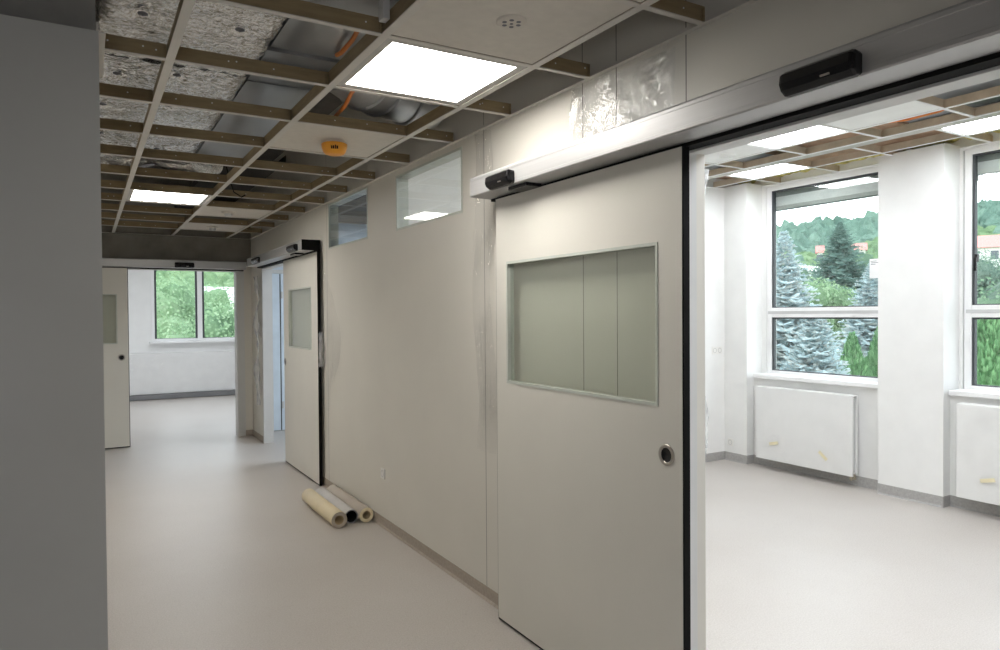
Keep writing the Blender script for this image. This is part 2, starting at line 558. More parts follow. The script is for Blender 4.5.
struct('baseboard_middle', MB().box(WX2, 6, 9.45, 9.46, 0, .08), M['base_grey'])


# opening linings
def lining(name, parts, label):
    t = thing(name, label, 'door frame', kind='structure')
    for nm, bx in parts:
        MB().box(*bx, bev=.002).build(nm, M['white_alu'], t)
    return t
lining('trim_1', [('jamb', (WX - .012, 1.864, 1.778, 1.80, 0, 2.098)), ('jamb', (1.868, 1.905, 1.781, 1.80, 0, 2.098)), ('head', (WX - .002, 1.868, .55, 1.78, 2.080, 2.10)), ('head', (1.872, 1.912, .55, 1.78, 2.084, 2.10)), ('jamb', (WX - .012, 1.912, .53, .558, 0, 2.098))], 'white metal lining of the near doorway')
lining('trim_2', [('jamb', (WX - .012, 1.930, 8.605, 8.64, 0, 2.10)), ('head', (WX - .005, 1.93, 7.42, 8.62, 2.082, 2.10)), ('jamb', (WX, 1.93, 7.40, 7.43, 0, 2.10))], 'white metal lining of the second doorway')
lining('trim_3', [('jamb', (1.635, 1.67, 9.25, YF + .11, 0, 2.10)), ('jamb', (1.672, 1.735, 9.285, YF, 0, 2.10)), ('head', (.4, 1.66, 9.27, YF + .11, 2.082, 2.10)), ('jamb', (.39, .415, YF, YF + .11, 0, 2.10))], 'pale lining of the far doorway at the corridor end')

# ------------------------------------------------------------------ sliding doors (built in a local frame: width along +y, face towards -x)
def sliding_door(name, label, loc, rotz, W, win, hy, hz):
    """face at local x=0, depth .038, spans y 0..W"""
    t = thing(name, label, 'sliding door', loc, rotz, kind='structure')
    y0, y1, z0, z1 = win
    D, top, bot = .031, 2.088, .016
    b = MB().box(0, D, .006, y0, bot, top).box(0, D, y1, W - .004, bot, top).box(0, D, y0, y1, bot, z0).box(0, D, y0, y1, z1, top)
    b.build('door_leaf', M['door'], t)
    e = MB().box(.0015, D - .001, 0, .006, bot, top).box(.0015, D - .001, W - .004, W, bot, top).box(.004, D - .004, 0, W, .005, bot)
    tag(e.build('edge_seal', M['black'], t), 'black rubber edge')
    f = MB()
    w = .012
    for a in ((y0, y0 + w, z0, z1), (y1 - w, y1, z0, z1), (y0 + w, y1 - w, z0, z0 + w), (y0 + w, y1 - w, z1 - w, z1)):
        f.box(-.003, D + .003, *a)
    fr = f.build('window_frame', M['bead'], t)
    MB().box(.013, .017, y0 + w, y1 - w, z0 + w, z1 - w).build('window_pane', M['door_glass'], fr)
    h = MB()
    h.lathe((0.0, hy, hz), (-1, 0, 0), [(.038, -.001), (.038, .0035), (.034, .005), (.027, .0045), (.0255, .002)], mi=0)
    h.lathe((0.0, hy, hz), (-1, 0, 0), [(.0255, .002), (.024, .0006), (.0001, .0006)], mi=1)
    tag(h.build('flush_handle', [M['steel'], M['sensor']], t), 'round steel flush pull')
    return t
sliding_door('door_1', 'large beige sliding door with glazed window, open beside the bright room', (1.75, 1.731, 0), 0, 1.262, (.122, 1.16, 1.19, 1.775), .082, 1.024)
sliding_door('door_2', 'second sliding door along the corridor wall, standing behind the vinyl rolls', (1.772, 6.165, 0), 0, 1.235, (.20, 1.02, 1.205, 1.787), 1.185, 1.05)
sliding_door('door_3', 'far sliding door at the corridor end, half hidden behind the grey wall', (.432, 9.205, 0), -PI / 2, 1.25, (.116, 1.13, 1.21, 1.786), .078, 1.052)
# rotz -90: local +y -> +x ... the leaf must run to -x, so mirror by turning it round
o = bpy.data.objects['door_3']
o.rotation_euler = (0, 0, PI / 2)


def operator(name, label, loc, rotz, L, sensors, brackets, cap_near=True, black_cap=False, flip=False):
    """door operator header; local x=0 at its front, runs along +y"""
    t = thing(name, label, 'door operator', loc, rotz)
    pr = [(0, .008), (.004, .003), (.112, 0), (.112, .03), (.166, .03), (.166, .095), (.003, .095), (0, .089), (0, .078), (.0012, .077), (.0012, .020), (0, .019)]
    MB().prism_y(pr, .003, L - .003).build('header_case', M['alu'], t)
    tag(MB().prism_y([(0.002, .002), (.166, 0), (.166, .095), (0.002, .095)], -.004, .003).build('end_cap', M['black'] if black_cap else M['white_alu'], t), 'black end cap' if black_cap else None)
    MB().prism_y([(0.002, .002), (.166, 0), (.166, .095), (0.002, .095)], L - .003, L + .002).build('end_cap', M['white_alu'], t)
    tag(MB().box(.114, .172, .01, L - .01, -.012, .012).build('slot_strip', M['black'], t), 'black strip in the slot under the header')  # black strip filling the recess behind the header soffit
    for (a, c) in sensors:
        s = MB()
        prof = [(0, .064), (-.022, .067), (-.036, .058), (-.040, .034), (-.032, .016), (-.014, .004), (0, .003)]
        n = len(prof)
        e = .012
        rings = []
        for yy, k in ((a, .72), (a + e * .35, .93), (a + e, 1), (c - e, 1), (c - e * .35, .93), (c, .72)):
            cx, cz = -.0, .03
            rings.append([(cx + (x - cx) * k, yy, cz + (z - cz) * k) for x, z in prof])
        vs = [v for r in rings for v in r]
        fs = [(i * n + k, i * n + (k + 1) % n, (i + 1) * n + (k + 1) % n, (i + 1) * n + k) for i in range(len(rings) - 1) for k in range(n)]
        fs += [tuple(range(n)), tuple(reversed(range(len(vs) - n, len(vs))))]
        s.add(vs, fs, 0)
        ln = MB().box(-.0365, -.03, a + (c - a) * .30, a + (c - a) * .42, .0195, .024)
        so = tag(s.build('sensor', M['sensor'], t), 'black motion sensor')
        tag(ln.build('lens', M['steel'], so), 'small grey sensor lens')
    for (a, c) in brackets:
        MB().box(.02, .10, a, c, -.014, .003, bev=.003).build('bracket', M['sensor'], t)
    return t
operator('door_operator', 'long silver door header with two black sensors above the near door', (1.65, .30, 2.10), 0, 2.77, [(.732, .948), (2.352, 2.56)], [(2.285, 2.44)])
operator('door_operator', 'silver door header with black end above the second door', (1.645, 6.2, 2.10), 0, 2.42, [(.12, .40), (1.70, 2.0)], [(.30, .48)], black_cap=True)
operator('door_operator', 'pale door header across the corridor end wall', (1.735, 9.135, 2.10), PI / 2, 2.6, [(.60, .815)], [])

# ------------------------------------------------------------------ transom panes in the corridor wall
for lab, y0, y1, z0, z1, gm in (('bright transom pane nearer the long header, high in corridor wall', 3.485, 4.455, 2.093, 2.462, 'trans_glass'),
                               ('dark bluish transom pane above the vinyl rolls, nearer the second door', 5.01, 5.99, 2.095, 2.485, 'trans_glass')):
    t = thing('transom_window', lab, 'transom window', (WX, (y0 + y1) / 2, z0), kind='structure')
    f = MB()
    h, w = (y1 - y0) / 2, .014
    H = z1 - z0
    for a in ((-h, -h + w, 0, H), (h - w, h, 0, H), (-h + w, h - w, 0, w), (-h + w, h - w, H - w, H)): f.box(-.003, .083, *a)
    f.build('frame', M['bead'], t)
    MB().box(.004, .009, -h + w, h - w, w, H - w).build('pane', M[gm], t)
bpy.data.objects['transom_window'].name = 'window_1'
bpy.data.objects['transom_window.001'].name = 'window_2'

# ------------------------------------------------------------------ corridor ceiling grid
grid = thing('ceiling_grid', 'brown-sided suspended grid with white faces over the corridor', 'ceiling grid', (0, 0, CZ), kind='structure')
BH = .056
def bar(axis, c, a, z_off=0, wface=.024, hh=BH, dots=True, bm=None):
    """axis 'y': x=c, y from a0 to a1; 'x': y=c"""
    b = MB()
    a0, a1 = a
    w = .009
    if axis == 'y':
        b.box(c - w, c + w, a0, a1, .0025, hh, 0).box(c - wface / 2, c + wface / 2, a0, a1, -.001, .0025, 1)
    else:
        b.box(a0, a1, c - w, c + w, .0025, hh, 0).box(a0, a1, c - wface / 2, c + wface / 2, -.001, .0025, 1)
        if dots:
            for fx in random.sample((.07, .12, .33, .38, .62, .83, .90), 3):
                b.cyl((a0 + (a1 - a0) * fx, c - w, .030 + random.uniform(-.006, .006)), (0, -1, 0), .0032, .001, 8, 2)
        # folded end tabs
        b.box(a1 - .012, a1 - .009, c - .018, c + .018, .004, hh - .01, 0)
    return b
for i, x in enumerate(GX):
    y0 = 3.3 if i == 0 else .8
    bar('y', x, (y0, YF), wface=.031, hh=BH + .006).build('main_runner', [M['bar'], M['tee'], M['screw']], grid)
for j in range(-3, 10):
    y = GY(j)
    xs = [-1.0] + GX + [WX] if y > 3.3 else [.069] + GX[1:] + [WX]
    for a0, a1 in zip(xs, xs[1:]):
        bar('x', y, (a0 + (.012 if a0 != xs[0] else 0), a1 - .012)).build('cross_tee', [M['bar'], M['tee'], M['screw']], grid)
b = MB().box(WX - .022, WX, .8, YF, -.002, .001).box(WX - .002, WX, .8, YF, -.001, .022)
b.box(.050, .074, 2.775, 3.3, -.002, .001).box(.046, .052, 2.77, 3.3, 0, .03).box(-1.0, WX, YF - .022, YF, -.002, .001)
b.build('wall_angle', M['tee'], grid)


def light_panel(label, x0, x1, y0, y1, z, m, rim=.03):
    t = thing('ceiling_light', label, 'ceiling light', ((x0 + x1) / 2, (y0 + y1) / 2, z))
    hx, hy = (x1 - x0) / 2, (y1 - y0) / 2
    f = MB()
    for a in ((-hx, hx, -hy, -hy + rim), (-hx, hx, hy - rim, hy), (-hx, -hx + rim, -hy + rim, hy - rim), (hx - rim, hx, -hy + rim, hy - rim)):
        f.box(a[0], a[1], a[2], a[3], .004, .045)
    f.box(-hx, hx, -hy, hy, .045, .048)
    f.build('frame', M['lamp_frame'], t)
    MB().box(-hx + rim, hx - rim, -hy + rim, hy - rim, .006, .010).build('diffuser', M[m], t)
    return t
g = .015
light_panel('large lit square panel nearest the camera in corridor ceiling', GX[2] + g, GX[3] - g, GY(-1) + g, GY(0) - g, CZ, 'lamp', .034)
light_panel('lit square panel farther down the corridor ceiling', GX[1] + g, GX[2] - g, GY(5) + g, GY(6) - g, CZ, 'lamp', .034)


def tile(label, x0, x1, y0, y1, z=CZ, m='tile'):
    return tag(MB().box(x0, x1, y0, y1, z + .003, z + .018, bev=.002).build('ceiling_tile', M[m]), label, 'ceiling tile')
tile('pale ceiling tile with round grille, beside the nearest corridor light', GX[2] + .017, GX[3] - .017, GY(-2) + .014, GY(-1) - .014)
tile('ceiling tile cut by the top edge, before the round-grille tile', GX[2] + .017, GX[3] - .017, GY(-3) + .014, GY(-2) - .014)
tile('pale ceiling tile carrying the orange-capped detector', GX[2] + .017, GX[3] - .017, GY(1) + .014, GY(2) - .014)
tile('distant ceiling tile beside the farther corridor light', GX[2] + .017, GX[3] - .017, GY(6) + .014, GY(7) - .014)
tile('farthest ceiling tile, close to the corridor end wall', GX[2] + .017, GX[3] - .017, GY(8) + .014, GY(9) - .014)
# round grille
t = thing('round_grille', 'small round grille with slots in ceiling tile near the top edge', 'ceiling grille', (1.24, 2.005, CZ))
MB().lathe((0, 0, .003), (0, 0, -1), [(.052, 0), (.052, .004), (.046, .008), (.036, .0085), (.0001, .0095)]).build('cover', M['tile'], t)
s = MB()
for k in range(6):
    a = k * PI / 3
    s.cyl((.027 * math.cos(a), .027 * math.sin(a), -.0062), (0, 0, -1), .008, .0008, 12)
s.cyl((0, 0, -.0068), (0, 0, -1), .006, .001, 12)
s.build('slots', M['ink'], t)
# orange capped detector
t = thing('smoke_detector', 'detector with bright orange dust cap under a corridor ceiling tile', 'smoke detector', (1.222, 3.885, CZ + .003), -.305)
MB().lathe((0, 0, 0), (0, 0, -1), [(.058, 0), (.058, .008), (.05, .014), (.0001, .014)]).build('base', M['tile'], t)
c = MB().lathe((0, 0, -.013), (0, 0, -1), [(.066, 0), (.072, .004), (.069, .026), (.062, .046), (.052, .058), (.038, .063), (.0001, .063)], mi=0)
for k, (dx, w_) in enumerate(((-.019, .006), (-.009, .008), (.002, .006), (.012, .008))):
    a = math.atan2(-1, dx * 8)
    px = Vector((dx + .004, -math.sqrt(.068 ** 2 - dx * dx), 0))
    c.box(px.x - w_ / 2, px.x + w_ / 2, px.y - .002, px.y + .008, -.054, -.040 - (k % 2) * .004 + .006, 1)
c.build('dust_cap', [M['orange'], M['black']], t)
for lab, x, y in (('small grey sensor under the tile beside the farther light', 1.17, 6.97), ('small grey sensor under the farthest corridor ceiling tile', 1.21, 8.2)):
    t = thing('ceiling_sensor', lab, 'ceiling sensor', (x, y, CZ + .003))
    MB().lathe((0, 0, 0), (0, 0, -1), [(.062, 0), (.062, .01), (.05, .02), (.0001, .022)]).build('base', M['tile'], t)
    MB().lathe((0, 0, -.02), (0, 0, -1), [(.036, 0), (.034, .018), (.02, .026), (.0001, .028)]).build('head', M['rad_dark'], t)

# ------------------------------------------------------------------ above the grid
def crumple(amp, sc, seed):
    return lambda x, y: amp * (noise.noise(Vector((x * sc, y * sc, seed))) + .5 * noise.noise(Vector((x * sc * 2.3, y * sc * 2.3, seed + 5))))
def foil_panel(label, x0, x1, y0, y1, z, pins, seed):
    t = thing('insulated_duct', label, 'insulated duct', ((x0 + x1) / 2, y0, z))
    cx = (x0 + x1) / 2
    cr = crumple(.010, 8, seed)
    def under(u, v):
        x, y = (x0 + (x1 - x0) * u), y0 + (y1 - y0) * v
        dz = cr(x, y)
        e = min(u, 1 - u) * (x1 - x0)
        dz += .012 * max(0, 1 - e / .03) ** 2
        for px, py in pins:
            d = math.hypot(x - px, y - py)
            an = math.atan2(y - py, x - px)
            dz += .018 * math.exp(-(d / .05) ** 2) + .005 * math.sin(an * 11 + seed) * math.exp(-((d - .07) / .06) ** 2)
        dz += .0036 * math.sin(x * 91.7 + y * 57.3 + seed * 9) * math.sin(y * 143.1 - x * 38.9)
        dz += jit.uniform(-.0010, .0010)
        return (x - cx + jit.uniform(-.005, .005), y - y0 + jit.uniform(-.006, .006), dz)
    jit = random.Random(int(seed * 10))
    b = MB().grid(under, int((x1 - x0) * 64), int((y1 - y0) * 48))
    b.box(x0 - cx, x1 - cx, 0, y1 - y0, .05, .34)
    b.build('foil_wrap', M['foil'], t)
    for px, py in pins:
        q = MB()
        q.lathe((px - cx, py - y0, .006), (0, 0, -1), [(.019, 0), (.019, .004), (.004, .006), (.0001, .012)], 12)
        q.build('fixing_pin', M['ink'], t)
    return t
pins1 = [(.21, 3.084), (.568, 3.059), (.40, 3.45), (.20, 3.5), (.62, 2.5), (.3, 2.5)]
foil_panel('crumpled foil-wrapped duct over the nearest corridor grid bays',   .066, .712, 1.6, 3.62, 2.705, pins1, 1.3)
foil_panel('crumpled foil-wrapped duct farther along, at the grey wall side', -.35, .712, 3.635, 5.95, 2.705, [(.404, 3.784), (.15, 3.9), (.42, 4.35), (.1, 4.5), (.4, 5.0), (.1, 5.2), (.45, 5.5)], 4.7)
t = thing('sheet_metal_duct', 'grey galvanised rectangular duct beside the foil-wrapped duct', 'air duct', (.93, 1.2, 2.73))
MB().box(-.20, .20, 0, 2.05, 0, .38).build('duct_section', M['galv'], t)
MB().box(-.20, .20, 2.09, 4.6, 0, .38).build('duct_section', M['galv'], t)
MB().box(-.215, .215, 2.045, 2.095, -.016, .39).build('flange', M['galv'], t)
MB().box(-.20, .20, 2.55, 2.57, -.006, .01).build('seam', M['galv'], t)
t = thing('pipe', 'thin dark pipe crossing above the corridor grid', 'pipe', (.72, 3.47, 2.70))
MB().tube([(-.03, 0, .008), (.25, 0, 0), (.42, 0, -.006)], .018, 12).build('tube', M['galv'], t)
MB().lathe((.28, 0, 0), (1, 0, 0), [(.018, -.012), (.026, -.012), (.026, .012), (.018, .012)]).build('clamp', M['steel'], t)
# round duct with its bend behind the near lamp
t = thing('round_duct', 'round galvanised duct bend behind the nearest corridor light', 'air duct', (1.42, 3.66, 2.81))
pts = [(-.30, -.20, .03), (-.24, -.17, .02), (-.13, -.09, .0), (-.02, -.02, 0), (.08, .03, 0), (.17, .065, 0), (.26, .085, 0), (.36, .095, 0)]
MB().tube(pts, .19, 32).build('pipe_run', M['galv_pale'], t)
q = MB()
for k in (2, 3, 5):
    p0, p1 = Vector(pts[k]), Vector(pts[k + 1])
    d = (p1 - p0).normalized()
    q.lathe(p0, d, [(.19, -.010), (.203, -.005), (.203, .005), (.19, .010)])
q.build('rib', M['galv'], t)
cab = MB().tube([(1.24, 4.1, 2.66), (1.205, 3.9, 2.605), (1.182, 3.74, 2.60), (1.155, 3.486, 2.592), (1.123, 3.283, 2.60), (1.145, 3.1, 2.64), (1.16, 2.8, 2.78)], .010, 10)
tag(cab.build('orange_cable', M['cable']), 'orange cable hanging beside the round duct behind the near light', 'cable')
cab = MB().tube([(1.01, 3.16, 2.718), (1.004, 3.08, 2.70), (.998, 2.91, 2.697), (.995, 2.80, 2.718)], .010, 10)
tag(cab.build('orange_cable', M['cable']), 'orange cable loop under the grey duct near the top edge', 'cable')
cab = MB().tube([(.96, 5.84, 2.74), (1.0, 5.9, 2.62), (1.05, 6.0, 2.53), (1.12, 6.05, 2.50), (1.2, 6.1, 2.56)], .005, 8)
tag(cab.build('black_cable', M['black']), 'thin black cable looping below the distant grid', 'cable')
t = thing('folded_bracket', 'small bent white metal tab above the near grid crossing', 'bracket', (.885, 2.25, 2.52))
MB().box(-.012, .012, -.02, .02, 0, .07).build('plate', M['white_alu'], t)
# dark lumps of services farther down the corridor
t = thing('flexible_duct', 'dark crumpled flexible duct above the middle of the corridor grid', 'air duct', (.35, 5.3, 2.74))
MB().tube([(-1.0 + 1.6 * k / 14, .9 + .12 * math.sin(k), .06 + .03 * math.cos(k * 1.3)) for k in range(15)], [.11 + .012 * (k % 2) for k in range(15)], 16).build('hose', M['foil'], t)
t = thing('cable_tray', 'brown cable tray over the distant corridor grid', 'cable tray', (1.2, 5.95, 2.80))
MB().box(-.26, .26, 0, 3.3, 0, .006).box(-.26, -.255, 0, 3.3, 0, .06).box(.255, .26, 0, 3.3, 0, .06).build('tray', M['dark'], t)

# ------------------------------------------------------------------ corridor things
def roll(label, x, r, y0, L, m, core_r, core_m, inner_m):
    t = thing('vinyl_roll', label, 'vinyl roll', (x, y0, r + .001), group='vinyl rolls on the floor by the corridor wall')
    b = MB()
    b.lathe((0, 0, 0), (0, 1, 0), [(r - .001, 0), (r, .001), (r, L - .001), (r - .001, L)], 36)
    b.lathe((0, 0, 0), (0, 1, 0), [(r - .001, L), (core_r + .004, L)], 36)
    # spiral edge: rings
    n = 5
    prof = []
    for k in range(n):
        ra = r - .001 - (r - core_r - .005) * k / n
        rb = r - .001 - (r - core_r - .005) * (k + .82) / n
        prof += [(ra, 0.0), (rb, 0.0), (rb - .0008, .004)]
    b.lathe((0, 0, 0), (0, 1, 0), prof + [(core_r + .004, .0)], 36, mi=1)
    b.build('vinyl_sheet', [M[m], M[inner_m]], t)
    c = MB().lathe((0, 0, 0), (0, 1, 0), [(core_r + .004, .002), (core_r, .001), (core_r, L - .002)], 36)
    c.build('core', M[core_m], t)
    return t
roll('cream roll of vinyl, leftmost of three on the floor', 1.543, .0575, 4.88, .80, 'roll_yellow', .030, 'card', 'roll_tan')
roll('grey roll with wide black hollow, middle of three on the floor', 1.652, .051, 4.94, .78, 'roll_grey', .038, 'black', 'ink')
roll('taupe roll of vinyl against the wall coving, rightmost of three', 1.757, .054, 4.91, .82, 'roll_tan', .027, 'card', 'roll_yellow')

def wall_socket(label, x, y, z, nx, ny, n=1):
    """plate on a wall whose outward normal is (nx, ny)"""
    t = thing('wall_socket', label, 'wall socket', (x, y, z), math.atan2(ny, nx))
    for k in range(n):
        o = (k - (n - 1) / 2) * .072
        MB().box(0, .009, o - .036, o + .036, -.037, .037, bev=.003).build('plate', M['socket'], t)
        s = MB().lathe((.009, o, 0), (1, 0, 0), [(.026, 0.0005), (.024, .002), (.021, .002), (.020, -.006), (.0001, -.006)], 24, 0)
        ins = s.build('insert', M['rad_dark'], t)
        MB().cyl((.003, o - .009, 0), (1, 0, 0), .003, .001, 10).cyl((.003, o + .009, 0), (1, 0, 0), .003, .001, 10).build('pin_holes', M['ink'], ins)
    return t
wall_socket('white single socket low on the corridor wall above the rolls', WX, 4.74, .385, -1, 0)
wall_socket('white double socket on the end wall of the bright room', 5.585, RY1, 1.135, 0, -1, 2)
wall_socket('white socket low on the corner pier of the bright room', XP, 4.98, .19, -1, 0)

# polythene
def sheet(name, label, fn, nu, nv, m, parent=None, cat='plastic film'):
    o = MB().grid(fn, nu, nv).build(name, M[m], parent, recalc=False)
    if parent is None: tag(o, label, cat)
    return o
def film_above(u, v):
    y = 1.80 + .62 * (1 - u)
    top = 2.475 - .02 * u
    z = 2.205 + (top - 2.205) * v
    d = noise.noise(Vector((y * 6, z * 5, 1))) * .022 + noise.noise(Vector((y * 15 + z * 8, z * 4, 3))) * .012
    d += .030 * math.exp(-((y - 2.03 - .10 * (v - .5)) / .035) ** 2) * math.sin(v * PI) - .026 * math.exp(-((y - 1.93 - .16 * (v - .5)) / .03) ** 2) * math.sin(v * PI)
    return (WX - .034 + d - .012 * math.sin(v * PI), y, z)
sheet('plastic_film', 'clear crumpled film on the wall above the near header', film_above, 60, 24, 'film')
def film_strip(u, v):
    z = .80 + 1.68 * v if v < 1 else 2.48
    y = 3.115 + .19 * u + .05 * noise.noise(Vector((v * 3, u, 9)))
    d = noise.noise(Vector((y * 10, z * 4, 2))) * .012 + .010 * math.sin(u * 14 + z * 2)
    return (WX - .020 + d * .8, y, z)
sheet('plastic_film', 'hanging clear film strip left of the large near door', film_strip, 24, 90, 'film_soft')
def film_far(u, v):
    z = .70 + 1.2 * v
    wd = .06 + .42 * math.sin(min(1, 1.15 * (1 - v)) * PI * .9) ** 1.2
    y = 6.10 - wd * u
    d = noise.noise(Vector((y * 9, z * 5, 6))) * .025
    return (WX - .022 - .02 * (1 - u) + d * .6, y, z)
sheet('plastic_film', 'wisp of clear film caught behind the second sliding door', film_far, 24, 60, 'film_soft')
def film_gather(u, v):
    a = (u - .5)
    z = 1.07 + .30 * v + .03 * noise.noise(Vector((u * 5, v * 5, 1)))
    return (1.772 + .040 * u + .006 * noise.noise(Vector((u * 9, v * 9, 2))), 6.140 - .03 * math.sin(u * PI) * math.sin(v * PI) + .01 * noise.noise(Vector((u * 14, v * 12, 4))), z)
sheet('plastic_film', 'bunched film wrapped on the black edge of the second door', film_gather, 20, 30, 'film_thick')
def film_jamb(u, v):
    z = .45 + 1.55 * v
    wd = .10 + .16 * abs(math.sin(v * 7.5)) * (.6 + .4 * v)
    y = 8.66 + wd * u
    d = noise.noise(Vector((y * 9, z * 5, 16))) * .06
    return (WX - .05 + d * .8, y, z)
sheet('plastic_film', 'loose crumpled film beside the second doorway lining', film_jamb, 20, 70, 'film_thick')
def film_room(u, v):
    z = .92 + .36 * v
    return (1.93 + .045 * math.sin(PI * v) * u + .02 * noise.noise(Vector((u * 4, v * 5, 8))), 1.83 + .012 * noise.noise(Vector((u * 6, v * 8, 3))), z)
sheet('plastic_film', 'white film bulging behind the near doorway jamb, low down', film_room, 16, 30, 'film_thick')
def film_room2(u, v):
    z = 1.86 + .19 * v
    return (1.935 + .05 * v * u, 1.83 + .01 * noise.noise(Vector((u * 6, v * 8, 3))), z)
sheet('plastic_film', 'white film scrap behind the near doorway jamb, high up', film_room2, 10, 16, 'film_thick')

# ------------------------------------------------------------------ bright room: windows
def tall_window(name, label, y0, y1, handle_y=None):
    """frame in the outer wall; x from XW inwards"""
    t = thing(name, label, 'window', (XW, 0, 0), kind='structure')
    z0, z1, m0, m1 = .905, 2.775, 1.472, 1.568
    w = .052
    f = MB()
    for a in ((y0, y0 + w, z0, z1), (y1 - w, y1, z0, z1), (y0 + w, y1 - w, z0, z0 + w * .7), (y0 + w, y1 - w, z1 - w * .75, z1), (y0 + w, y1 - w, m0, m1)):
        f.box(0, .07, *a, bev=.004)
    fr = f.build('frame', M['upvc'], t)
    MB().box(-.004, .004, y0 + w * .3, y1 - w * .3, m0 + .034, m0 + .062).build('protective_tape', M['rad_dark'], t)
    q = MB()
    for za, zb in ((z0 + w * .7, m0), (m1, z1 - w * .75)):
        for a in ((y0 + w, y0 + w + .018, za, zb), (y1 - w - .018, y1 - w, za, zb), (y0 + w + .018, y1 - w - .018, za, za + .008), (y0 + w + .018, y1 - w - .018, zb - .014, zb)):
            q.box(.012, .05, *a)
    tag(q.build('gasket', M['gasket'], t), 'dark rubber gasket')
    MB().box(.028, .032, y0 + w + .01, y1 - w - .01, z0 + w * .6, m0 + .005).build('pane', M['glass'], t)
    MB().box(.028, .032, y0 + w + .01, y1 - w - .01, m1 - .005, z1 - w * .7).build('pane', M['glass'], t)
    s = MB().box(.098, .146, y0 + .01, y1 - .01, 2.685, 2.80, 1).box(.092, .14, y0 + .01, y1 - .01, 2.592, 2.683, 0)
    s.box(.086, .146, y0 + .01, y1 - .01, 2.556, 2.590, 2).box(.10, .14, y0 + .01, y1 - .01, 2.548, 2.556, 1)
    s.build('shutter_box', [M['shutter_light'], M['shutter'], M['shutter_rail']], t)
    MB().box(-.19, .005, y0 - .02, y1 + .02, .872, .912, bev=.006).build('sill', M['upvc'], t)
    if handle_y:
        h = MB().box(-.03, 0, handle_y - .012, handle_y + .012, 1.90, 1.96, bev=.004).box(-.045, -.03, handle_y - .01, handle_y + .01, 1.83, 1.935, bev=.004)
        tag(h.build('handle', M['sensor'], t), 'black window handle')
    return t
tall_window('window_3', 'tall white window of the bright room left of the middle pier', 3.43, 4.715)
tall_window('window_4', 'tall white window of the bright room at the right edge', 1.56, 2.87, 2.775)
p = MB().box(XW + .024, XW + .0255, 3.545, 3.655, 1.815, 1.985, 0)
for k, (a, c) in enumerate(((3.59, 3.645), (3.575, 3.64), (3.60, 3.642))):
    p.box(XW + .0235, XW + .024, a, c, 1.963 - k * .014, 1.968 - k * .014, 1)
tag(p.build('paper_notice', [M['paper'], M['ink']]), 'small white notice stuck on the upper pane left of the middle pier', 'notice')

# radiators
def radiator(label, y0, y1, z0, z1, film_seed):
    t = thing('radiator', label, 'radiator', (5.66, (y0 + y1) / 2, z0))
    h, H = (y1 - y0) / 2, z1 - z0
    MB().box(0, .016, -h, h, 0, H, bev=.004).build('front_panel', M['radiator'], t)
    MB().box(.075, .090, -h + .01, h - .01, .01, H - .005, bev=.004).build('rear_panel', M['radiator'], t)
    c = MB()
    n = int(2 * h / .025)
    for k in range(n):
        y = -h + .02 + k * .025
        c.prism_x([(y, .03), (y + .012, .03), (y + .012, H - .03), (y, H - .03)], .02, .072)
    c.build('fins', M['rad_dark'], t)
    MB().box(.014, .078, -h + .004, h - .004, H - .008, H + .002, bev=.002).build('top_grille', M['radiator'], t)
    v = MB()
    for x in (.03, .075):
        v.cyl((x, -h + .03, -.038), (0, 0, 1), .009, .045, 12).lathe((x, -h + .03, -.03), (0, 0, 1), [(.009, 0), (.015, 0), (.015, .015), (.009, .015)], 6)
    v.build('valve', M['brass'], t)
    for s in (-1, 1):
        MB().box(.09, .138, s * (h - .2) - .015, s * (h - .2) + .015, .1, H - .08).build('wall_bracket', M['radiator'], t)
    def wrap(u, w):
        y = -h - .006 + (2 * h + .012) * u
        z = -.004 + (H + .01) * w
        d = noise.noise(Vector((y * 6, z * 6, film_seed))) * .006 + noise.noise(Vector((y * 14 + z * 9, z * 12, film_seed))) * .004
        return (-.008 + d, y, z)
    MB().grid(wrap, 40, 30).build('plastic_wrap', M['film_wrap'], t, recalc=False)
    for yy, zz, r in ((h - .22, .17, -.25), (-h + .27, .14, .7)):
        k = MB()
        q = Matrix.Rotation(r, 3, 'X')
        vs = [Vector((-.0165, 0, 0)) + q @ Vector((0, a * .05, c * .014)) for a, c in ((-1, -1), (1, -1), (1, 1), (-1, 1))]
        k.add([(v.x, v.y + yy, v.z + zz) for v in vs], [(0, 1, 2, 3)])
        k.build('masking_tape', M['tape'], t, recalc=False)
    return t
radiator('white film-wrapped radiator under the window left of the middle pier', 3.625, 4.635, .10, .80, 3.1)
radiator('white film-wrapped radiator at the right edge, beside the middle pier', 1.70, 2.79, .115, .825, 8.4)

# bright room ceiling
rg = thing('ceiling_grid', 'suspended grid with white faces over the bright room', 'ceiling grid', (0, 0, RZ), kind='structure')
def rbar(ax, c, a, **k): bar(ax, c, a, **k).build('main_runner' if ax == 'y' else 'cross_tee', [M['bar_room'], M['tile_white'], M['screw']], rg)
YA, YB = 3.64, 3.935
for x in (4.30, 4.685, 5.06, 5.55): rbar('y', x, (-.6, RY1), wface=.026)
MB().box(5.075, 5.165, -.6, RY1, -.001, .055).build('wide_channel', M['lamp_frame'], rg)
for k in range(-6, 3):
    y = YA + k * P
    for a0, a1 in ((3.6, 4.29), (4.31, 4.675), (4.695, 5.05)): rbar('x', y, (a0, a1), dots=False)
    y = YB + k * P
    if y < RY1:
        for a0, a1 in ((5.17, 5.54), (5.56, XW)): rbar('x', y, (a0, a1), dots=False)
MB().box(WX2, 6, RY1 - .022, RY1, -.002, .001).box(XW - .02, XW, -.6, RY1, -.002, .001).box(3.59, 3.61, -.6, RY1, -.001, .05).build('wall_angle', M['tile_white'], rg)
light_panel('lit ceiling panel of the bright room nearest the door lintel', 4.312, 4.672, YA - P + .012, YA - .012, RZ, 'lamp_room', .012)
